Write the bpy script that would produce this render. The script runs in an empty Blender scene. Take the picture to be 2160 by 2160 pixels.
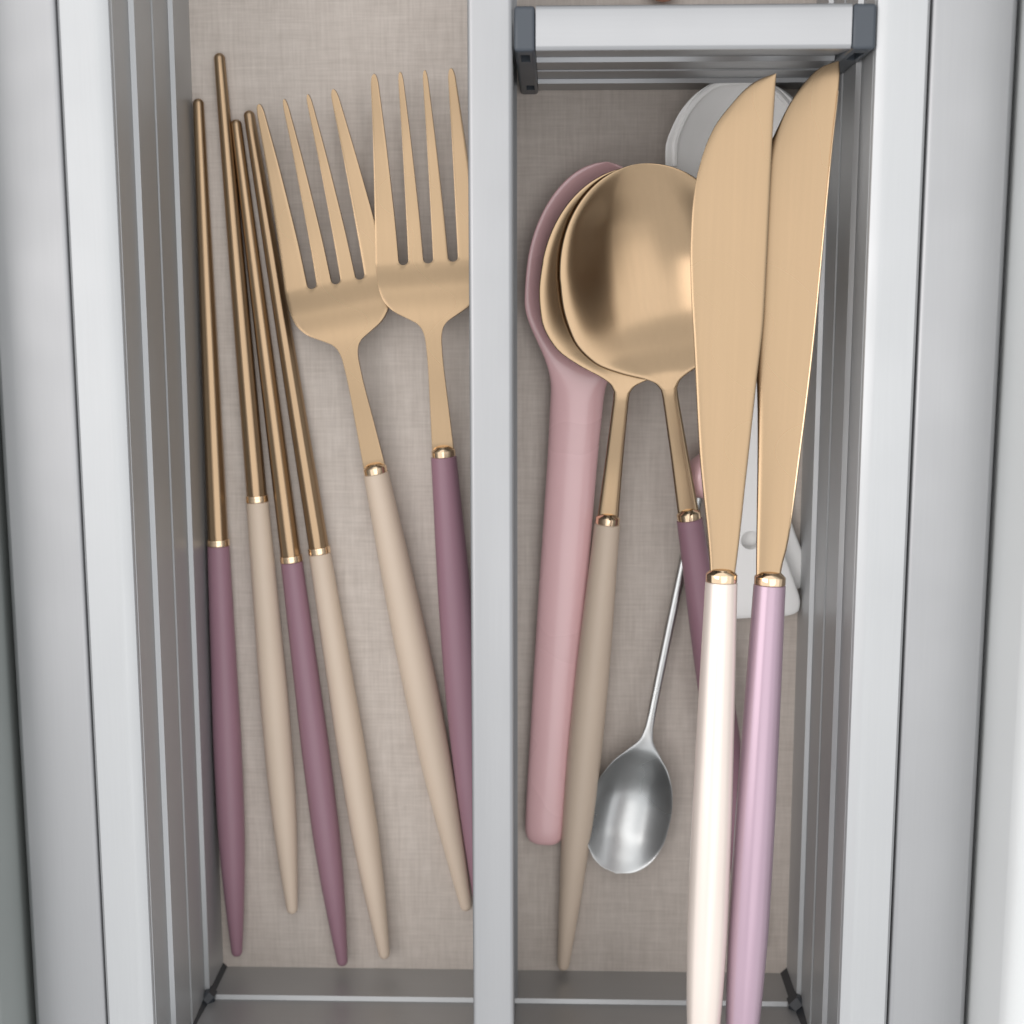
import bpy, bmesh, math, random
import numpy as np
from mathutils import Vector, Matrix
rad = math.radians
random.seed(7)
SC = bpy.context.scene
COL = SC.collection

# ------------------------------------------------------------------ camera
CAM_H = 0.345                       # metres above the drawer liner
CAM_ROT = (rad(-8.899), rad(1.600), rad(-0.0838))
FOC = 2926.1 / 2160.0               # focal length / picture width
cam = bpy.data.cameras.new('camera')
cam.sensor_width = 36.0
cam.lens = FOC * 36.0
cam.clip_start = 0.01
cam.clip_end = 50.0
cam.dof.use_dof = True
cam.dof.focus_distance = 0.308
cam.dof.aperture_fstop = 18.0
cam_o = bpy.data.objects.new('camera', cam)
cam_o.location = (0, 0, CAM_H)
cam_o.rotation_euler = CAM_ROT
COL.objects.link(cam_o)
SC.camera = cam_o

# ------------------------------------------------------------------ world and lamps (indoor daylight)
w = bpy.data.worlds.new('World'); SC.world = w; w.use_nodes = True
bg = w.node_tree.nodes['Background']
bg.inputs['Color'].default_value = (0.97, 0.98, 1.0, 1)
bg.inputs['Strength'].default_value = 0.98

def area(name, loc, target, sx, sy, power, col):
    l = bpy.data.lights.new(name, 'AREA'); l.shape = 'RECTANGLE'
    l.size = sx; l.size_y = sy; l.energy = power; l.color = col
    o = bpy.data.objects.new(name, l); o.location = loc
    d = Vector(target) - Vector(loc)
    o.rotation_euler = d.to_track_quat('-Z', 'Y').to_euler()
    COL.objects.link(o)
    return o
area('window_light', (-1.20, 0.08, 1.32), (0, -0.05, 0), 0.9, 1.3, 8.0, (1.0, 0.945, 0.92))
area('overhead_fill', (0.30, 0.05, 2.00), (0, -0.05, 0), 1.9, 1.6, 7.5, (1.0, 0.97, 0.95))  # added fill lamp: gradients on the gold, lifts the right compartment


SC.view_settings.view_transform = 'Standard'
SC.view_settings.look = 'None'
SC.view_settings.exposure = 0.20
SC.view_settings.gamma = 1.0

# ------------------------------------------------------------------ helpers
_R = Matrix.Rotation(CAM_ROT[2], 3, 'Z') @ Matrix.Rotation(CAM_ROT[1], 3, 'Y') @ Matrix.Rotation(CAM_ROT[0], 3, 'X')
def P(u, v, z):
    """point at height z above the liner for a measured spot in the photograph"""
    d = _R @ Vector(((u - 1080) / 2926.1, -(v - 1080) / 2926.1, -1.0))
    return Vector((0, 0, CAM_H)) + d * ((z - CAM_H) / d.z)

def mesh_obj(name, verts, faces, mat, parent=None, smooth=True, angle=40):
    me = bpy.data.meshes.new(name)
    me.from_pydata([tuple(v) for v in verts], [], faces)
    bm = bmesh.new(); bm.from_mesh(me)
    bmesh.ops.recalc_face_normals(bm, faces=bm.faces)
    bm.to_mesh(me); bm.free()
    if smooth:
        me.polygons.foreach_set('use_smooth', [True] * len(me.polygons))
        me.set_sharp_from_angle(angle=rad(angle))
    me.materials.append(mat)
    o = bpy.data.objects.new(name, me)
    COL.objects.link(o)
    if parent is not None: o.parent = parent
    return o

def tag(o, label, cat, group=None):
    o['label'] = label; o['category'] = cat
    if group: o['group'] = group
    return o

def thing(name, label, cat, mat4=None, group=None):
    o = bpy.data.objects.new(name, None)
    o.empty_display_size = 0.01
    COL.objects.link(o)
    if mat4 is not None: o.matrix_world = mat4
    return tag(o, label, cat, group)

def frame(A, B, roll=0.0):
    """local +Y runs from A to B, origin A, +Z up, rolled about Y (degrees, right side up)"""
    y = (B - A).normalized(); x = y.cross(Vector((0, 0, 1))).normalized(); z = x.cross(y)
    r = rad(roll)
    x2 = x * math.cos(r) + z * math.sin(r); z2 = -x * math.sin(r) + z * math.cos(r)
    M = Matrix((x2, y, z2)).transposed().to_4x4()
    M.translation = A
    return M

def interp(xs, ys, x):
    """smooth (monotone cubic) interpolation"""
    xs = np.asarray(xs, float); ys = np.asarray(ys, float); x = np.asarray(x, float)
    h = np.diff(xs); d = np.diff(ys) / h
    m = np.zeros_like(ys); m[0] = d[0]; m[-1] = d[-1]
    for i in range(1, len(xs) - 1):
        if d[i-1] * d[i] > 0:
            w1 = 2*h[i] + h[i-1]; w2 = h[i] + 2*h[i-1]
            m[i] = (w1 + w2) / (w1 / d[i-1] + w2 / d[i])
    k = np.clip(np.searchsorted(xs, x) - 1, 0, len(xs) - 2)
    t = (x - xs[k]) / h[k]
    return ((2*t**3 - 3*t**2 + 1) * ys[k] + (t**3 - 2*t**2 + t) * h[k] * m[k]
            + (-2*t**3 + 3*t**2) * ys[k+1] + (t**3 - t**2) * h[k] * m[k+1])

def lathe(prof, seg=40):
    """prof: [(y, r)] along local Y"""
    V, F = [], []
    for y, r in prof:
        for k in range(seg):
            a = 2 * math.pi * (k + 0.5) / seg
            V.append((r * math.cos(a), y, r * math.sin(a)))
    for i in range(len(prof) - 1):
        for k in range(seg):
            a = i * seg + k; b = i * seg + (k + 1) % seg
            F.append((a, b, b + seg, a + seg))
    F.append(tuple(range(seg))); n = (len(prof) - 1) * seg
    F.append(tuple(range(n + seg - 1, n - 1, -1)))
    return V, F

def loft(rows, nc=14, p=1.0):
    """rows: (y, left, right, zc, dish, thick, n): closed cross-sections with rounded rim"""
    V, F = [], []
    ring = 4 * nc
    for (y, l, r, zc, D, th, n) in rows:
        mid = (l + r) / 2; hw = (r - l) / 2
        for k in range(ring):
            a = 2 * math.pi * k / ring
            ca, sa = math.cos(a), math.sin(a)
            c = math.copysign(abs(ca) ** (2.0 / n), ca)
            q = math.copysign(abs(sa) ** (2.0 / n), sa)
            z = zc - D * max(0.0, 1 - abs(c) ** 2.2) ** p + 0.5 * th * q
            V.append((mid + hw * c, y, z))
    for i in range(len(rows) - 1):
        for k in range(ring):
            a = i * ring + k; b = i * ring + (k + 1) % ring
            F.append((a, b, b + ring, a + ring))
    F.append(tuple(range(ring))); m = (len(rows) - 1) * ring
    F.append(tuple(range(m + ring - 1, m - 1, -1)))
    return V, F

def box_vf(x0, x1, y0, y1, z0, z1):
    V = [(x, y, z) for z in (z0, z1) for y in (y0, y1) for x in (x0, x1)]
    return V, [(0, 2, 3, 1), (4, 5, 7, 6), (0, 1, 5, 4), (2, 6, 7, 3), (0, 4, 6, 2), (1, 3, 7, 5)]

def bevel(o, width, seg=3, angle=35):
    m = o.modifiers.new('bevel', 'BEVEL'); m.width = width; m.segments = seg
    m.limit_method = 'ANGLE'; m.angle_limit = rad(angle)
    m.harden_normals = False
    return o

def bake(o):
    """apply modifiers into the mesh"""
    dg = bpy.context.evaluated_depsgraph_get(); dg.update()
    me = bpy.data.meshes.new_from_object(o.evaluated_get(dg))
    o.modifiers.clear(); o.data = me
    return o

def cut(o, V, F):
    """subtract a closed shape given in o's local coordinates"""
    me = bpy.data.meshes.new('cutter'); me.from_pydata(V, [], F)
    bm = bmesh.new(); bm.from_mesh(me); bmesh.ops.recalc_face_normals(bm, faces=bm.faces); bm.to_mesh(me); bm.free()
    c = bpy.data.objects.new('cutter', me); COL.objects.link(c)
    mw = o.matrix_basis.copy() if o.parent is None else (o.parent.matrix_basis @ o.matrix_basis)
    c.matrix_world = mw
    m = o.modifiers.new('cut', 'BOOLEAN'); m.operation = 'DIFFERENCE'; m.object = c; m.solver = 'EXACT'
    bpy.context.view_layer.update()
    bake(o)
    bpy.data.objects.remove(c)
    return o

# ------------------------------------------------------------------ materials
def mat(name):
    m = bpy.data.materials.new(name); m.use_nodes = True
    return m, m.node_tree, m.node_tree.nodes['Principled BSDF']

def noise(nt, scale_xyz, detail=4, rough=0.6, scale=1.0, coord='Object'):
    tc = nt.nodes.new('ShaderNodeTexCoord'); mp = nt.nodes.new('ShaderNodeMapping')
    mp.inputs['Scale'].default_value = scale_xyz
    n = nt.nodes.new('ShaderNodeTexNoise'); n.inputs['Scale'].default_value = scale
    n.inputs['Detail'].default_value = detail; n.inputs['Roughness'].default_value = rough
    nt.links.new(tc.outputs[coord], mp.inputs['Vector']); nt.links.new(mp.outputs['Vector'], n.inputs['Vector'])
    return n

def ramp(nt, src, lo, hi, a=0.3, b=0.7):
    r = nt.nodes.new('ShaderNodeMapRange')
    r.inputs['From Min'].default_value = a; r.inputs['From Max'].default_value = b
    r.inputs['To Min'].default_value = lo; r.inputs['To Max'].default_value = hi
    nt.links.new(src, r.inputs['Value'])
    return r.outputs['Result']

def mixcol(nt, fac, c1, c2):
    m = nt.nodes.new('ShaderNodeMix'); m.data_type = 'RGBA'
    nt.links.new(fac, m.inputs['Factor'])
    m.inputs['A'].default_value = (*c1, 1); m.inputs['B'].default_value = (*c2, 1)
    return m.outputs['Result']

def bump(nt, b, h, strength, dist):
    n = nt.nodes.new('ShaderNodeBump'); n.inputs['Strength'].default_value = strength
    n.inputs['Distance'].default_value = dist
    nt.links.new(h, n.inputs['Height']); nt.links.new(n.outputs['Normal'], b.inputs['Normal'])

def metal(name, col, rough, spread=0.05, grain=(1, 1, 1), gs=900, bs=0.06, metallic=1.0, cv=0.012):
    m, nt, b = mat(name)
    b.inputs['Metallic'].default_value = metallic
    n1 = noise(nt, (1, 1, 1), 2, 0.5, 40)
    c = mixcol(nt, ramp(nt, n1.outputs['Fac'], 0, 1, 0.0, 1.0), tuple(x * (1 - cv) for x in col), tuple(min(1, x * (1 + cv)) for x in col))
    nt.links.new(c, b.inputs['Base Color'])
    nt.links.new(ramp(nt, n1.outputs['Fac'], rough - spread, rough + spread), b.inputs['Roughness'])
    n2 = noise(nt, grain, 2, 0.5, gs)
    if bs:
        g = mixcol(nt, ramp(nt, n2.outputs['Fac'], 0, 1), tuple(x * 0.965 for x in col), tuple(min(1, x * 1.035) for x in col))
        mx = nt.nodes.new('ShaderNodeMix'); mx.data_type = 'RGBA'; mx.inputs['Factor'].default_value = 0.3
        nt.links.new(c, mx.inputs['A']); nt.links.new(g, mx.inputs['B']); nt.links.new(mx.outputs['Result'], b.inputs['Base Color'])
    if bs: bump(nt, b, n2.outputs['Fac'], bs, 0.0002)
    else:
        g = mixcol(nt, ramp(nt, noise(nt, (1, 0.025, 1), 3, 0.6, 900).outputs['Fac'], 0, 1, 0.0, 1.0), tuple(x * 0.955 for x in col), tuple(min(1, x * 1.045) for x in col))
        nt.links.new(g, b.inputs['Base Color'])
        n3 = noise(nt, (1, 1, 1), 1, 0.5, 30)
        nt.links.new(ramp(nt, n3.outputs['Fac'], rough - 0.05, rough + 0.07, 0.0, 1.0), b.inputs['Roughness'])
    return m

M_GOLD = metal('satin_gold', (0.368, 0.263, 0.162), 0.26, 0.0, (1, 0.08, 1), 2600, 0.0)
M_GOLD_BOWL = metal('gold_spoon_metal', (0.40, 0.286, 0.178), 0.22, 0.0, (0.15, 1, 1), 1500, 0.0)
M_GOLD_STICK = metal('brushed_gold_stick', (0.41, 0.290, 0.180), 0.35, 0.03, (1, 0.05, 1), 2600, 0.01)
M_GOLD_POL = metal('polished_gold', (0.90, 0.68, 0.46), 0.07, 0.02, (1, 1, 1), 500, 0.01)
M_STEEL = metal('polished_steel', (0.57, 0.58, 0.575), 0.28, 0.04, (1, 1, 1), 700, 0.03)
M_ALU_Y = metal('satin_aluminium_long', (0.370, 0.374, 0.380), 0.42, 0.04, (1, 0.02, 1), 2600, 0.015, metallic=0.88)
M_TRAY_Y = metal('tray_aluminium_long', (0.455, 0.465, 0.47), 0.42, 0.04, (1, 0.02, 1), 2600, 0.012, metallic=0.60)
M_TRAY_X = metal('tray_aluminium_cross', (0.44, 0.445, 0.445), 0.40, 0.04, (0.02, 1, 1), 2600, 0.012, metallic=0.65)
M_ALU_X = metal('satin_aluminium_cross', (0.385, 0.39, 0.397), 0.36, 0.04, (0.02, 1, 1), 2600, 0.015, metallic=0.88)

def lacquer(name, col, rough, coat=0.0, coat_rough=0.2, var=0.05, sss=0.0, fleck=0.0, pearl=0.0):
    m, nt, b = mat(name)
    b.inputs['Metallic'].default_value = pearl
    n1 = noise(nt, (1, 1, 1), 1, 0.5, 40)
    c = mixcol(nt, ramp(nt, n1.outputs['Fac'], 0, 1, 0.0, 1.0), tuple(x * (1 - var) for x in col), tuple(min(1, x * (1 + var)) for x in col))
    nt.links.new(c, b.inputs['Base Color'])
    nt.links.new(ramp(nt, n1.outputs['Fac'], rough - 0.05, rough + 0.05, 0.0, 1.0), b.inputs['Roughness'])
    b.inputs['Coat Weight'].default_value = coat; b.inputs['Coat Roughness'].default_value = coat_rough
    if sss:
        b.inputs['Subsurface Weight'].default_value = sss
        b.inputs['Subsurface Radius'].default_value = (0.004, 0.002, 0.0015)
        b.inputs['Subsurface Scale'].default_value = 1.0
    return m

M_MAUVE = lacquer('mauve_resin', (0.300, 0.165, 0.207), 0.44, 0.05, 0.35)
M_CREAM = lacquer('cream_resin', (0.66, 0.535, 0.420), 0.48, 0.05, 0.35)
M_MAUVE_P = lacquer('pearl_mauve_resin', (0.42, 0.295, 0.365), 0.30, 0.8, 0.2, fleck=0.05, pearl=0.45)
M_CREAM_P = lacquer('pearl_cream_resin', (0.78, 0.68, 0.61), 0.30, 0.8, 0.2, fleck=0.05, pearl=0.35)
M_PINK = lacquer('pink_ceramic', (0.80, 0.50, 0.51), 0.28, 0.7, 0.16, var=0.06)
M_WHITE = lacquer('white_melamine', (0.92, 0.91, 0.89), 0.32, 0.25, 0.15, var=0.02)
M_PEACH = lacquer('peach_plastic', (0.55, 0.26, 0.17), 0.4)
M_BLACK = lacquer('black_plastic', (0.018, 0.022, 0.028), 0.42, var=0.1)
M_CLIP = lacquer('slate_plastic', (0.045, 0.055, 0.068), 0.40, 0.1, 0.3, var=0.1)
M_DRAWER = lacquer('grey_white_drawer_paint', (0.62, 0.635, 0.63), 0.38, 0.15, 0.25, var=0.02)

def liner_material():
    m, nt, b = mat('linen_pattern_liner')
    N, L = nt.nodes, nt.links
    def thread(sc, seed):
        n = noise(nt, sc, 4, 0.62, 1.0); n.inputs['Distortion'].default_value = 0.35
        return n.outputs['Fac']
    def math_n(op, a, bb):
        k = N.new('ShaderNodeMath'); k.operation = op
        for i, s in enumerate((a, bb)):
            if isinstance(s, (int, float)): k.inputs[i].default_value = s
            else: L.new(s, k.inputs[i])
        return k.outputs[0]
    warp = thread((1500, 90, 1), 0); weft = thread((90, 1500, 1), 1)
    warp2 = thread((420, 26, 1), 2); weft2 = thread((26, 420, 1), 3)
    blot = noise(nt, (1, 1, 1), 5, 0.65, 75).outputs['Fac']
    blot2 = noise(nt, (1, 1, 1), 3, 0.5, 330).outputs['Fac']
    s = math_n('ADD', math_n('MULTIPLY', math_n('ADD', warp, weft), 0.25), math_n('MULTIPLY', math_n('ADD', warp2, weft2), 0.12))
    s = math_n('ADD', s, math_n('ADD', math_n('MULTIPLY', blot, 0.14), math_n('MULTIPLY', blot2, 0.10)))
    f = ramp(nt, s, 0, 1, 0.40, 0.62)
    c = mixcol(nt, f, (0.478, 0.418, 0.368), (0.640, 0.573, 0.514))
    L.new(c, b.inputs['Base Color'])
    b.inputs['Roughness'].default_value = 0.62
    bump(nt, b, s, 0.25, 0.0003)
    return m
M_LINER = liner_material()
M_DRAWER_SHADED = lacquer('shaded_drawer_paint', (0.27, 0.29, 0.28), 0.6, var=0.03)  # shade on the left drawer side, put into a darker paint colour

# ------------------------------------------------------------------ setting: the drawer
XL, XR = -0.0870, 0.0626            # inner faces of the tray at liner level
YE, YF = -0.1771, 0.150             # near end wall, far end wall
ZT = 0.0605
def struct(o): o['kind'] = 'structure'; return o
struct(mesh_obj('drawer_liner', *box_vf(-0.1170, 0.0927, -0.235, 0.185, -0.0015, 0.0), M_LINER, smooth=False))

# stepped wall profile: (outward offset, height)
PROF = [(0.0, 0.0), (0.0, 0.0150), (0.0010, 0.0156), (0.0006, 0.0296), (0.0009, 0.0299), (0.0006, 0.0438),
        (0.0016, 0.0445), (0.0011, 0.0574), (0.0014, 0.0577), (0.0011, 0.0580), (0.0010, 0.0590), (0.0012, 0.0594),
        (0.0029, 0.0603), (0.0035, 0.06045), (0.0042, ZT)]      # steps, then a shallow chamfer to the lip
LIP = 0.0112
PROF_OUT = PROF + [(LIP - 0.0006, ZT), (LIP, ZT - 0.0006), (LIP, 0.0)]

tray = thing('cutlery_tray', 'long aluminium cutlery tray frame with stepped inner walls around the compartments', 'drawer tray', Matrix.Translation((0, 0, 0)))
GAP = 0.0007
def wall(kind):
    n = len(PROF_OUT); V = []
    for end in (0, 1):
        for (o, z) in PROF_OUT:
            if kind in ('left', 'right'):
                x = XL - o if kind == 'left' else XR + o
                y = (YE - o + GAP) if end == 0 else (YF + o - GAP)
            else:
                y = YE - o if kind == 'near' else YF + o
                x = (XL - o + GAP) if end == 0 else (XR + o - GAP)
            V.append((x, y, z))
    F = [(i, (i + 1) % n, n + (i + 1) % n, n + i) for i in range(n)]
    F += [tuple(range(n)), tuple(range(2 * n - 1, n - 1, -1))]
    return V, F
for kind, nm, m in (('left', 'side_wall', M_TRAY_Y), ('right', 'side_wall', M_TRAY_Y), ('near', 'end_wall', M_TRAY_X), ('far', 'end_wall', M_TRAY_X)):
    mesh_obj(nm, *wall(kind), m, tray, angle=28)

def corner_strip(xs, ys, sx, sy, wdt):
    V, F = [], []
    pts = [(0.0, 0.0), (0.0, 0.0128), (-0.0003, 0.0138), (-0.0003, 0.0170), (0.0009, 0.0182), (0.0009, 0.0296), (0.0012, 0.0300), (0.0012, 0.0436), (0.0021, 0.0446), (0.0021, 0.0572), (0.0028, 0.0580)]
    for i, (o, z) in enumerate(pts):
        ww = wdt * (1.2 if i in (2, 3) else 1.0)
        cx, cy = xs + sx * o, ys + sy * o
        for (a, bb) in ((-ww, 0.0), (0.0, -ww), (0.0012, -ww), (0.0012, 0.0012), (-ww, 0.0012)):
            V.append((cx + sx * a, cy + sy * bb, z))
    for i in range(len(pts) - 1):
        for k in range(5):
            a = i * 5 + k; b2 = i * 5 + (k + 1) % 5
            F.append((a, b2, b2 + 5, a + 5))
    F.append((0, 1, 2, 3, 4)); n = (len(pts) - 1) * 5; F.append((n + 4, n + 3, n + 2, n + 1, n))
    return V, F
for xs, sx, wd in ((XL, -1, 0.0011), (XR, 1, 0.0016)):
    mesh_obj('corner_strip', *corner_strip(xs, YE, sx, -1, wd), M_BLACK, tray, smooth=False)
    mesh_obj('corner_strip', *corner_strip(xs, YF, sx, 1, wd), M_BLACK, tray, smooth=False)

# filler rails either side of the tray
def rail(name, label, x0, x1, ztop):
    V, F = box_vf(x0, x1, -0.228, 0.18, 0.0005, ztop)
    o = mesh_obj(name, V, F, M_ALU_Y, None, angle=30)
    bevel(o, 0.0011, 4)
    return tag(o, label, 'rail')
rail('filler_rail', 'wide pale metal filler rail running along the left edge beside the chopsticks compartment', -0.1146, -0.0984, ZT - 0.0002)
rail('filler_rail', 'wide grey metal filler rail running along the right edge beside the knives', 0.0741, 0.0908, ZT - 0.0002)

# drawer sides standing a little higher than the tray
def drawer_side(name, label, x0, x1, m, ztop):
    V, F = box_vf(x0, x1, -0.235, 0.185, -0.0015, ztop)
    o = mesh_obj(name, V, F, m, None, angle=30)
    bevel(o, 0.0055, 6)
    return tag(o, label, 'side panel')
drawer_side('shaded_drawer_side', 'drawer side panel with shade painted into its grey green colour, just visible in the lower left corner', -0.1335, -0.1164, M_DRAWER_SHADED, 0.0785)
drawer_side('drawer_side', 'bright white drawer side panel along the right margin', 0.0919, 0.1087, M_DRAWER, 0.0835)

# ------------------------------------------------------------------ dividers
DX0, DX1 = -0.0167, -0.0078
def divider_section(w2, zt):
    right = [(w2 - 0.0008, 0.0), (w2 - 0.0002, 0.0150), (w2 - 0.0011, 0.0156), (w2 - 0.0006, 0.0298), (w2 - 0.0009, 0.0301), (w2 - 0.0003, 0.0438),
             (w2 - 0.0012, 0.0445), (w2 - 0.0001, 0.0585), (w2, 0.0590), (w2, zt - 0.0006), (w2 - 0.0001, zt - 0.00045), (w2 - 0.0007, zt - 0.00005), (w2 - 0.0009, zt)]
    return right + [(-x, z) for x, z in reversed(right)]
def extrude_section(sec, along, a0, a1, c):
    n = len(sec); V = []
    for a in (a0, a1):
        for (s, z) in sec:
            V.append((c + s, a, z) if along == 'Y' else (a, c + s, z))
    F = [(i, (i + 1) % n, n + (i + 1) % n, n + i) for i in range(n)]
    F += [tuple(range(n)), tuple(range(2 * n - 1, n - 1, -1))]
    return V, F
dv = mesh_obj('long_divider', *extrude_section(divider_section((DX1 - DX0) / 2, 0.0604), 'Y', YE + 0.0002, YF - 0.0002, (DX0 + DX1) / 2), M_ALU_Y, None, angle=28)
tag(dv, 'long satin aluminium divider bar between the fork and spoon compartments', 'divider')

CY0, CY1 = 0.0477, 0.0563
cross = thing('cross_divider', 'short aluminium crossbar with slate plastic end clips above the knives and spoons', 'divider', Matrix.Translation((0, (CY0 + CY1) / 2, 0)))
CX0, CX1 = -0.0032, 0.0587
bar = mesh_obj('crossbar', *extrude_section(divider_section((CY1 - CY0) / 2, 0.0602), 'X', CX0, CX1, 0.0), M_ALU_X, cross, angle=28)
def end_clip(x0, x1):
    hw = (CY1 - CY0) / 2
    V, F = box_vf(x0, x1, -hw - 0.0002, hw - 0.0001, 0.0002, 0.0603)
    o = mesh_obj('end_clip', V, F, M_CLIP, cross, angle=30)
    bevel(o, 0.0007, 3); bake(o)
    xm = (x0 + x1) / 2
    for z0, z1, dx in ((0.0475, 0.0560, 0.0), (0.0080, 0.0150, 0.0004)):
        cut(o, *box_vf(xm - 0.0009 + dx, xm + 0.0010 + dx, -hw - 0.002, -hw + 0.0022, z0, z1))
    return o
end_clip(DX1 + 0.0003, CX0 - 0.0001)
end_clip(CX1 + 0.0001, XR + 0.0009)

# ------------------------------------------------------------------ flatware builders (mm in tables)
def handle_part(root, L, prof_t, prof_r, m, y0=0.0, seg=44, bow=0.0):
    """turned handle running to -Y"""
    ts = np.concatenate([np.linspace(0, 0.90, 40), np.linspace(0.905, 1.0, 14)])
    rs = interp(prof_t, prof_r, ts) / 1000
    endr = rs[-1]
    prof = [(y0, rs[0] - 0.00025), (y0 - 0.0002, rs[0])]
    prof += [(y0 - t * (L - endr), r) for t, r in zip(ts[1:], rs[1:])]
    for k in range(1, 7):
        a = math.pi / 2 * k / 6.2
        prof.append((y0 - (L - endr) - endr * math.sin(a), endr * math.cos(a)))
    V, F = lathe(prof, seg)
    if bow:
        V = [(x, y, z + bow * math.sin(math.pi * min(1, max(0, -y / L)))) for x, y, z in V]
    return mesh_obj('handle', V, F, m, root)

def ferrule_part(root, r, hgt, y0=0.0, dome=True):
    """polished ring with a chamfered, domed shoulder towards the metal"""
    prof = [(y0 - 0.0003, r * 0.8), (y0 - 0.0003, r * 0.985), (y0 - 0.0001, r), (y0 + hgt * 0.48, r), (y0 + hgt * 0.52, r * 0.985)]
    if dome:
        prof += [(y0 + hgt * 0.76, r * 0.80), (y0 + hgt * 0.80, r * 0.76)]
        for k in range(1, 6):
            a = math.pi / 2 * k / 5.4
            prof.append((y0 + hgt * (0.80 + 0.20 * math.sin(a)), r * 0.74 * math.cos(a) ** 0.6))
    else:
        prof += [(y0 + hgt * 0.96, r * 0.985), (y0 + hgt, r * 0.95), (y0 + hgt, r * 0.6)]
    V, F = lathe(prof, 56)
    return mesh_obj('ferrule', V, F, M_GOLD_POL, root, angle=22)

HT = [0, .08, .2, .35, .48, .6, .72, .84, .93, 1.0]
HR = [3.15, 3.4, 3.85, 4.25, 4.35, 4.15, 3.65, 2.85, 2.15, 1.55]

def chopstick(label, tip, fer, end, hm, zt=0.0014, ze=0.0042, roll=0):
    E = P(*end, ze); T = P(*tip, zt)
    Fp = P(*fer, ze); t = (Fp - E).dot(T - E) / (T - E).length_squared
    A = E + (T - E) * t
    Ls = (T - A).length; Lh = (E - A).length
    root = thing('chopstick', label, 'chopstick', frame(A, T, roll), 'gold tipped chopsticks')
    ys = np.linspace(0.0008, Ls - 0.0011, 24)
    prof = [(y, np.interp(y / Ls, [0, 0.5, 1], [0.00262, 0.00205, 0.00135])) for y in ys]
    r1 = prof[-1][1]
    prof += [(Ls - 0.0011 + 0.0011 * math.sin(a), r1 * math.cos(a)) for a in (0.4, 0.8, 1.2, 1.45)]
    V, F = lathe(prof, 10)
    s = mesh_obj('shaft', V, F, M_GOLD_STICK, root, angle=20)
    bevel(s, 0.0004, 2, 20)
    ferrule_part(root, 0.00285, 0.0013, 0.0, dome=False)
    handle_part(root, Lh, [0, .1, .3, .5, .65, .78, .9, 1.0], [2.75, 2.95, 3.3, 3.6, 3.55, 3.1, 2.3, 1.45], hm, -0.0003)
    return root

chopstick('mauve handled gold chopstick lying against the left tray wall', (418, 208), (460, 1150), (500, 2015), M_MAUVE)
chopstick('cream handled gold chopstick reaching highest, second from the left wall', (462, 112), (547, 1057), (617, 1925), M_CREAM, roll=10)
chopstick('mauve handled gold chopstick between the two cream handled chopsticks', (497, 252), (616, 1184), (723, 2035), M_MAUVE, roll=4)
chopstick('cream handled gold chopstick next to the cream handled fork', (524, 233), (670, 1167), (812, 2020), M_CREAM, roll=16)

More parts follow.
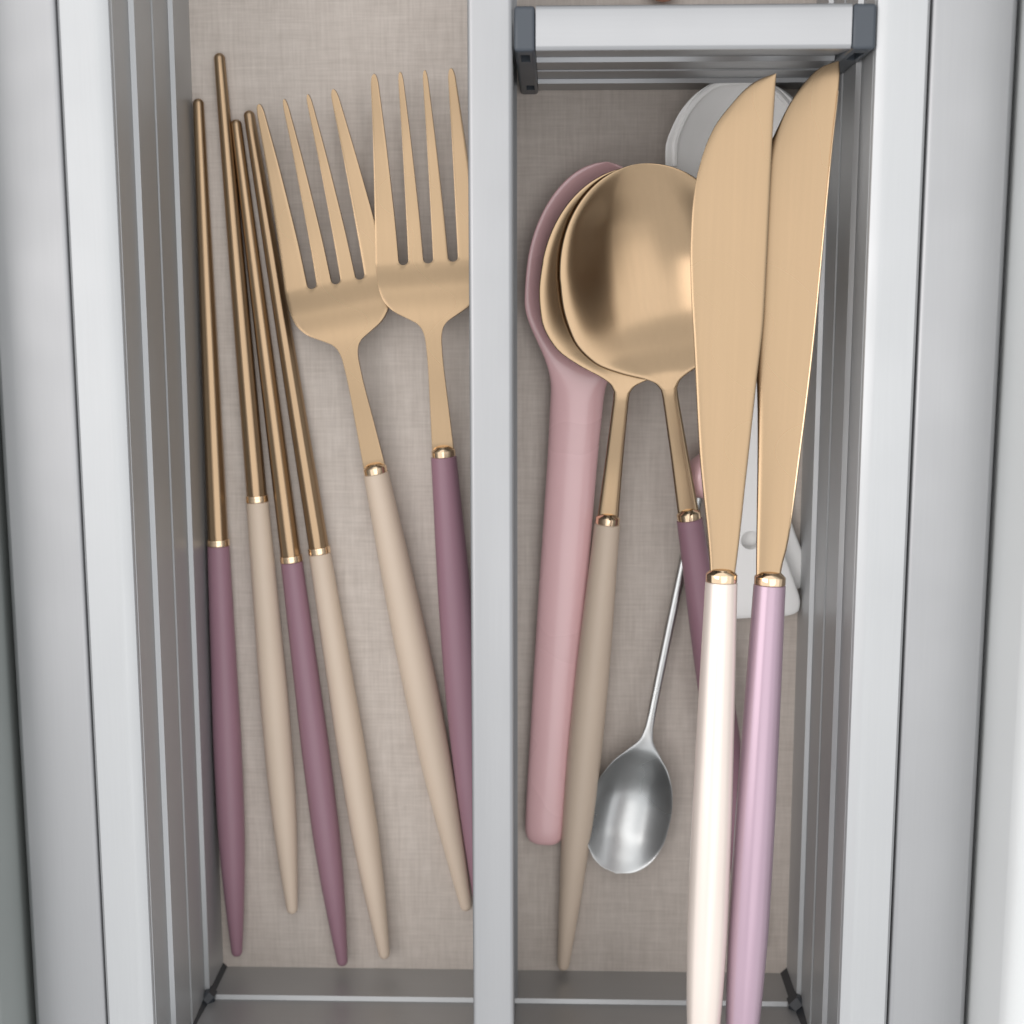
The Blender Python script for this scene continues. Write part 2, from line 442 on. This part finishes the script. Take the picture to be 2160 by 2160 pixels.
def fork_head(root, Lt, thick=0.0016):
    """neck, palm and four tines as one sheet with thickness; y in mm"""
    k = Lt / 90.0
    S0 = 45.8; RS = 1.2
    ys = list(np.linspace(0.6, 27, 12)) + list(np.linspace(28, 44, 24)) + [44.6]
    ys += [S0 + RS * (1 - math.cos(a)) for a in np.linspace(0, math.pi / 2, 8)]
    ys += list(np.linspace(48, 86, 26)) + [87.2, 88.2, 89.0, 89.5, 89.85, 90.0]
    ys = np.array(ys)
    hw = interp([0, 12, 24, 28, 30.5, 32, 33.5, 35.5, 38.5, 42, S0, 60, 75, 90], [2.7, 2.25, 1.85, 1.95, 2.5, 3.6, 6.2, 9.4, 11.6, 12.4, 12.65, 11.9, 10.9, 9.75], ys)
    zc = interp([0, 12, 24, 32, 40, 47, 58, 72, 90], [0, 0.9, 2.1, 2.6, 1.2, -0.6, -1.6, -0.9, 2.2], ys)
    c0 = 5.95
    verts, faces = [], []
    def slot(y):
        if y <= S0: return 0.0
        g = RS if y >= S0 + RS else RS * math.sqrt(max(0, 1 - ((S0 + RS - y) / RS) ** 2))
        return g
    for i in range(4):
        base = len(verts); NC = 6
        for j, y in enumerate(ys):
            sc = hw[j] / 12.65 if y < S0 else 1.0
            g = slot(y)
            t = max(0.0, (y - S0 - RS) / (90 - S0 - RS))
            endf = 1.0
            if y > 87.4:
                q = (y - 87.4) / 2.6; endf = math.sqrt(max(0.0, 1 - q ** 2.2)) * 0.9 + 0.1
            if i in (0, 3):
                lo, hi = (c0 * sc + g), hw[j]
                if y > S0:
                    cen = np.interp(t, [0, 1], [(c0 + RS + 12.65) / 2, 8.95]); wd = np.interp(t, [0, .25, .7, 1], [5.5, 4.65, 2.8, 1.5]) * endf
                    if t > 0: lo, hi = cen - wd / 2, cen + wd / 2
                if i == 0: lo, hi = -hi, -lo
            else:
                lo, hi = (0 + g), (c0 * sc - g)
                if t > 0:
                    cen = np.interp(t, [0, 1], [c0 / 2, 2.85]); wd = np.interp(t, [0, .25, .7, 1], [c0 - 2 * RS, 3.05, 1.9, 1.05]) * endf
                    lo, hi = cen - wd / 2, cen + wd / 2
                if i == 1: lo, hi = -hi, -lo
            for c in range(NC + 1):
                x = lo + (hi - lo) * c / NC
                verts.append((x / 1000, y * k / 1000, zc[j] / 1000))
        for j in range(len(ys) - 1):
            for c in range(NC):
                a = base + j * (NC + 1) + c
                faces.append((a, a + 1, a + NC + 2, a + NC + 1))
    me = bpy.data.meshes.new('head'); me.from_pydata(verts, [], faces)
    bm = bmesh.new(); bm.from_mesh(me)
    bmesh.ops.remove_doubles(bm, verts=bm.verts, dist=2e-6)
    bmesh.ops.dissolve_degenerate(bm, dist=1e-7, edges=bm.edges)
    bmesh.ops.recalc_face_normals(bm, faces=bm.faces)
    bm.to_mesh(me); bm.free()
    me.polygons.foreach_set('use_smooth', [True] * len(me.polygons))
    me.materials.append(M_GOLD)
    o = bpy.data.objects.new('head', me); COL.objects.link(o); o.parent = root
    s = o.modifiers.new('thickness', 'SOLIDIFY'); s.thickness = thick; s.offset = 0
    bevel(o, 0.00035, 2, 45); bake(o)
    o.data.set_sharp_from_angle(angle=rad(55))
    return o

def fork(label, tip, fer, end, hm, zt, zf, ze):
    E = P(*end, ze); A = P(*fer, zf); T = P(*tip, zt)
    A = E + (T - E) * ((A - E).dot(T - E) / (T - E).length_squared)
    root = thing('fork', label, 'fork', frame(A, T), 'gold forks')
    fork_head(root, (T - A).length * 1000)
    ferrule_part(root, 0.00295, 0.0024, -0.0005)
    handle_part(root, (E - A).length, HT, HR, hm, -0.0008)
    return root
fork('gold fork with cream handle lying beside the chopsticks', (628, 206), (797, 992), (984, 1915), M_CREAM, 0.0075, 0.0065, 0.0026)
fork('gold fork with mauve handle tucked against the long divider', (872, 152), (938, 956), (1009, 1890), M_MAUVE, 0.0105, 0.0075, 0.0026)

def spoon_rows(L, nb=0, hwm=21.0, bs=32.0, D=6.2, th=1.2):
    k = L / 83.5
    ys = np.concatenate([np.linspace(0.5, bs - 2, 12), bs + (83.5 - bs) * (1 - np.cos(np.linspace(0, math.pi, 60))) / 2])
    ys[-1] = 83.5
    u = (ys - bs) / (83.5 - bs)
    rows = []
    for y, uu in zip(ys, u):
        if uu < 0:
            hw = np.interp(y, [0, 15, 30], [2.6, 2.15, 1.85])
            d = 0.0; t = np.interp(y, [0, 20, 32], [2.0, 1.9, 1.7]); n = 4.0
        else:
            hw = float(interp([0, .03, .06, .10, .17, .3, .45, .6, .75, .87, .95, .985, 1.0], [1.95, 2.9, 5.4, 10.3, 16.4, 20.6, 21.7, 21.1, 18.6, 14.3, 9.3, 5.2, 0.25], uu)) * hwm / 21.0
            if uu > 0.55: hw = max(0.25, 21.7 * math.sqrt(max(0.0, 1 - ((uu - 0.47) / 0.53) ** 2.1)))
            d = D * float(interp([0, .06, .18, .35, .55, .75, .9, 1.0], [0, .06, .42, .85, 1.0, .80, .38, 0.0], uu))
            t = th + 0.4 * max(0, 1 - uu * 8); n = 5.0
        zc = float(interp([0, 14, 26, 33, 42, 60, 83.5], [0, 1.7, 4.2, 5.4, 5.3, 4.6, 5.6], y))
        rows.append((y * k / 1000, -hw / 1000, hw / 1000, zc / 1000, d / 1000, t / 1000, n))
    return rows

def gold_spoon(label, tip, fer, end, hm, zt, zf, ze, roll=0):
    E = P(*end, ze); A = P(*fer, zf); T = P(*tip, zt)
    A = E + (T - E) * ((A - E).dot(T - E) / (T - E).length_squared)
    root = thing('spoon', label, 'spoon', frame(A, T, roll), 'gold soup spoons')
    mesh_obj('bowl', *loft(spoon_rows((T - A).length * 1000), 16, 1.35), M_GOLD_BOWL, root, angle=60)
    ferrule_part(root, 0.00295, 0.0024, -0.0005)
    handle_part(root, (E - A).length, HT, HR, hm, -0.0008)
    return root

# pink ceramic spoon at the bottom of the pile
A = P(1227, 800, 0.0055); T = P(1254, 343, 0.0058); E = P(1147, 1780, 0.0032)
root = thing('pink_spoon', 'glossy pink ceramic spoon lying under the gold spoons by the divider', 'spoon', frame(E, T))
Ltot = (T - E).length * 1000
rows = []
for y in np.concatenate([[0.05, 0.35, 0.9, 1.8, 3.0, 4.5], np.linspace(7, 114, 26), 114 + (Ltot - 114) * (1 - np.cos(np.linspace(0.10, math.pi, 72))) / 2]):
    if y < 114:
        hw = float(interp([0, 0.6, 1.8, 4.0, 30, 70, 100, 114], [2.6, 3.7, 4.6, 5.1, 5.6, 6.05, 6.2, 6.5], y))
        d = 0; th = float(interp([0, 1, 4, 40, 114], [2.0, 3.4, 4.6, 5.2, 5.6], y)); n = 2.0
    else:
        uu = (y - 114) / (Ltot - 114)
        neck = 6.5 + 0.6 * uu
        q = (uu - 0.56) / 0.44 if uu > 0.56 else (uu - 0.56) / 0.62
        ell = 15.4 * math.sqrt(max(0.0, 1 - abs(q) ** 2.05)) if abs(q) < 1 else 0.0
        k1 = min(1.0, max(0.0, (uu - 0.02) / 0.40)); k1 = k1 * k1 * (3 - 2 * k1)
        hw = max(0.5, neck * (1 - k1) + ell * k1)
        d = 7.0 * float(interp([0, .06, .16, .30, .5, .7, .88, 1.0], [0, .02, .16, .52, .96, .95, .5, 0.0], uu))
        th = float(interp([0, .12, .3, .5, 1], [5.6, 4.8, 3.3, 2.6, 2.4], uu)); n = 2.0 + 0.3 * uu
    zc = float(interp([0, 60, 114, 125, 150, 172], [0, 0.4, 1.0, 1.8, 3.2, 3.6], y))
    off = float(interp([0, 114, 130, 150, 172], [0, 0, 0.4, 1.2, 2.8], y))
    rows.append((y / 1000, (off - hw) / 1000, (off + hw) / 1000, zc / 1000, d / 1000, th / 1000, n))
mesh_obj('spoon_body', *loft(rows, 20, 1.5), M_PINK, root, angle=180)

gold_spoon('gold spoon with cream handle, its bowl nested under the other gold spoon', (1356, 354), (1283, 1100), (1188, 2040), M_CREAM, 0.0120, 0.0095, 0.0030)
gold_spoon('gold spoon with mauve handle on top, its handle passing under the knives', (1341, 348), (1452, 1092), (1592, 2005), M_MAUVE, 0.0136, 0.0113, 0.0035, 5.5)

# small steel teaspoon with a pink knob
A = P(1476, 1040, 0.0055); T = P(1300, 1836, 0.0050)
root = thing('teaspoon', 'small steel teaspoon with a pink knob, its bowl near the cream handle', 'spoon', frame(A, T))
Ltot = (T - A).length * 1000
bs = 63.5
rows = []
for y in np.concatenate([np.linspace(0, bs - 3, 18), bs - 3 + (Ltot - bs + 3) * (1 - np.cos(np.linspace(0.15, math.pi, 46))) / 2]):
    if y < bs - 3:
        hw = float(np.interp(y, [0, 30, 60], [1.35, 1.2, 1.05])); d = 0; th = float(np.interp(y, [0, 40, 60], [2.3, 2.0, 1.5])); n = 2.2
    else:
        uu = (y - bs + 3) / (Ltot - bs + 3)
        hw = float(interp([0, .08, .16, .27, .42, .58, .72, .84, .93, .98, 1.0], [1.05, 1.7, 3.9, 7.2, 9.7, 10.6, 10.4, 9.0, 6.6, 3.8, 0.2], uu))
        d = 4.8 * float(interp([0, .12, .3, .55, .75, .9, 1.0], [0, .05, .5, 1.0, .92, .45, 0], uu)); th = float(np.interp(uu, [0, .2], [1.5, 0.9])); n = 4.0
    zc = float(interp([0, 30, 52, 64, 78, 97], [-2.6, -1.6, 0.6, 2.4, 1.4, 1.5], y))
    rows.append((y / 1000, -hw / 1000, hw / 1000, zc / 1000, d / 1000, th / 1000, n))
mesh_obj('bowl', *loft(rows, 10), M_STEEL, root, angle=60)
prof = [(0.0012, 0.0013), (0.0006, 0.0028), (-0.0012, 0.0042), (-0.0034, 0.0049), (-0.0056, 0.0047), (-0.0076, 0.0038), (-0.0088, 0.0027), (-0.0094, 0.0021), (-0.0104, 0.0021), (-0.0116, 0.0016), (-0.0121, 0.0005)]
V, F = lathe(prof, 28); V = [(x, y, z - 0.0006) for x, y, z in V]
mesh_obj('knob', V, F, M_PINK, root)

# two white spoons with a hole in the flared handle
def white_spoon(label, tip, end_pt, dz, roll=0):
    T = P(*tip, 0.0085 + dz); E = end_pt
    root = thing('white_spoon', label, 'spoon', frame(E, T, roll), 'nested white spoons')
    L = (T - E).length * 1000
    rows = []
    bs = L - 44.0
    for y in np.concatenate([[0.0, 0.15, 0.5, 1.2, 2.2, 3.5, 5.0], np.linspace(8, bs, 22), bs + (L - bs) * (1 - np.cos(np.linspace(0.2, math.pi, 40))) / 2]):
        if y <= bs:
            hw = float(interp([0, .25, 1.2, 3.5, 6, 18, 32, 50, 72, bs], [8.5, 10.2, 11.6, 12.0, 11.5, 7.9, 5.6, 4.9, 5.0, 5.6], y))
            d = 0.3; th = float(interp([0, 1, 4, 20, bs], [1.2, 2.2, 2.7, 2.8, 3.0], y)); n = 2.8
        else:
            uu = (y - bs) / (L - bs)
            hw = float(interp([0, .08, .2, .35, .5, .65, .8, .9, .96, .988, 1.0], [5.6, 7.0, 11.6, 15.6, 17.4, 17.2, 14.6, 11.1, 7.3, 4.1, 0.5], uu))
            d = 8.0 * float(interp([0, .10, .28, .5, .72, .9, 1.0], [0.04, .06, .62, 1.0, .96, .5, 0.0], uu))
            th = float(interp([0, .3, 1], [3.0, 2.0, 1.9], uu)); n = 3.0
        zc = float(interp([0, 20, 60, bs, L - 20, L], [0, 0.3, 2.0, 5.0, 5.5, 5.2], y))
        rows.append((y / 1000, -hw / 1000, hw / 1000, zc / 1000, d / 1000, th / 1000, n))
    o = mesh_obj('spoon_body', *loft(rows, 12, 1.3), M_WHITE, root, angle=60)
    V, F = lathe([(-0.01, 0.00235), (0.012, 0.00235)], 32)
    V = [(x, z + 0.0200, y) for x, y, z in V]
    cut(o, V, F)
    o.data.polygons.foreach_set('use_smooth', [True] * len(o.data.polygons)); o.data.set_sharp_from_angle(angle=rad(50))
    # raised line just inside the rim
    pts = []
    for q in np.linspace(0.55, 0.985, 26):
        y = bs + (L - bs) * q
        hw = float(interp([0, .08, .2, .35, .5, .65, .8, .9, .96, .988, 1.0], [5.6, 7.0, 11.6, 15.6, 17.4, 17.2, 14.6, 11.1, 7.3, 4.1, 0.5], q))
        d = 8.0 * float(interp([0, .10, .28, .5, .72, .9, 1.0], [0.04, .06, .62, 1.0, .96, .5, 0.0], q))
        zc = float(interp([0, 20, 60, bs, L - 20, L], [0, 0.3, 2.0, 5.0, 5.5, 5.2], y))
        pts.append((hw, y, d, zc))
    def tube(path, r, seg=8):
        V, F = [], []
        for i, p in enumerate(path):
            a = path[max(0, i - 1)]; b = path[min(len(path) - 1, i + 1)]
            t = (Vector(b) - Vector(a)).normalized(); sx = t.cross(Vector((0, 0, 1))).normalized(); up = sx.cross(t)
            for k in range(seg):
                an = 2 * math.pi * k / seg
                V.append(Vector(p) + sx * r * math.cos(an) + up * r * math.sin(an))
        for i in range(len(path) - 1):
            for k in range(seg):
                a = i * seg + k; b = i * seg + (k + 1) % seg
                F.append((a, b, b + seg, a + seg))
        F.append(tuple(range(seg))); m = (len(path) - 1) * seg; F.append(tuple(range(m + seg - 1, m - 1, -1)))
        return V, F
    cc = 0.87; yc = pts[len(pts) // 2][1]
    side = lambda sg: [(sg * cc * hw / 1000, (yc + (y - yc) * 0.93) / 1000, (zc - d * (1 - cc ** 2.2) ** 1.3 + 0.75) / 1000) for hw, y, d, zc in pts]
    path = side(-1) + list(reversed(side(1)))
    mesh_obj('inner_rim', *tube(path, 0.00075), M_WHITE, root)
    return root
white_spoon('white spoon nested beneath its twin, only handle corner and rim showing', (1556, 172), Vector((0.0532, -0.0738, 0.0016)), -0.0042)
white_spoon('white spoon with round hole in its flared handle, lying under the knives', (1548, 168), Vector((0.0505, -0.0798, 0.0048)), -0.0012)

# knives resting on the near end wall, blades over the spoons
KT = [0, .06, .16, .3, .45, .58, .70, .82, .92, 1.0]
KR = [3.38, 3.5, 3.75, 4.05, 4.3, 4.35, 4.05, 3.3, 2.4, 1.6]
def knife(label, fer, far, zf, zfar, roll, Lt, Rt, Lh, hm, spine=False):
    A = P(*fer, zf); B = P(*far, zfar)
    M = frame(B, A, roll); M.translation = A
    root = thing('knife', label, 'knife', M, 'gold table knives')
    tipy = Lt[-1][1]
    yl = [p[1] for p in Lt]; xl = [p[0] for p in Lt]; yr = [p[1] for p in Rt]; xr = [p[0] for p in Rt]
    ys = np.concatenate([np.linspace(0.8, 80, 40), 80 + (tipy - 80) * np.sin(np.linspace(0.03, math.pi / 2, 30))])
    rows = []
    for y in ys:
        l = float(interp(yl, xl, y)); r = float(interp(yr, xr, y))
        if r - l < 0.25: l = r - 0.25
        th = float(np.interp(y, [0, 20, 60, tipy], [2.2, 1.7, 1.4, 0.9])) / 1000
        rows.append((y / 1000, l / 1000, r / 1000, 0.0006 * math.sin(math.pi * min(1, y / tipy)), -0.00028 * min(1.0, (r - l) / 10), th, 9.0))
    mesh_obj('blade', *loft(rows, 8), M_GOLD, root, angle=35)
    if spine:
        srows = []
        for y in np.linspace(1.5, tipy - 6, 40):
            r = float(interp(yr, xr, y)); hh = float(np.interp(y, [0, 30, tipy], [0.55, 0.50, 0.30]))
            srows.append((y / 1000, (r - hh) / 1000, (r + 0.12) / 1000, 0.0003 + 0.0006 * math.sin(math.pi * min(1, y / tipy)), 0.0, 0.0011, 2.0))
        mesh_obj('spine', *loft(srows, 5), M_GOLD_POL, root)
    ferrule_part(root, 0.00330, 0.0026, -0.0006)
    handle_part(root, Lh, KT, KR, hm, -0.0009)
    return root
L1 = [(-2.4, 0), (-2.5, 1.5), (-5.7, 26.4), (-7.7, 49.0), (-8.7, 60.0), (-9.15, 69.0), (-9.1, 74.5), (-8.65, 80.5), (-7.5, 86.3), (-5.3, 92.3), (-2.1, 96.9), (2.0, 101.2), (4.6, 102.6), (6.7, 103.3)]
R1 = [(2.6, 0), (2.8, 1.7), (4.2, 21.7), (5.5, 41.5), (6.4, 55.2), (6.6, 86.9), (6.8, 99.2), (6.9, 103.3)]
L2 = [(-2.9, 0), (-3.0, 1.7), (-4.7, 35.2), (-5.6, 45), (-7.6, 62), (-8.0, 76), (-6.6, 87.0), (-4.2, 93.6), (-2.0, 98.6), (1.0, 103.2), (4.2, 106.2), (7.0, 107.2)]
R2 = [(2.0, 0), (2.1, 2.1), (3.1, 7.8), (4.8, 30), (5.9, 50.5), (7.1, 89.2), (7.7, 104.4), (7.4, 107.2)]
knife('gold knife with pearly mauve handle nearest the right tray wall', (1624, 1224), (1566, 2160), 0.0560, 0.0628, 9, L2, R2, 0.126, M_MAUVE_P, True)
knife('gold knife with pearly cream handle, its blade overlapping the other knife', (1522, 1218), (1484, 2160), 0.0580, 0.0640, 2, L1, R1, 0.126, M_CREAM_P)

# tip of a peach utensil lying in the compartment beyond the crossbar
A = P(1398, 4, 0.004); root = thing('peach_utensil', 'rounded peach coloured utensil tip peeking out beyond the crossbar', 'utensil', frame(A, A + Vector((0.002, 0.06, 0))))
handle_rows = [(y / 1000, -hw / 1000, hw / 1000, 0, 0, th / 1000, 2.3) for y, hw, th in ((0, .6, .8), (.3, 1.7, 2), (1, 2.7, 3.4), (2.2, 3.4, 4.6), (4, 3.7, 5), (25, 4.2, 5.4), (60, 3.4, 5), (62, 2.6, 4), (63, .8, 1))]
mesh_obj('handle', *loft(handle_rows, 8), M_PEACH, root, angle=70)
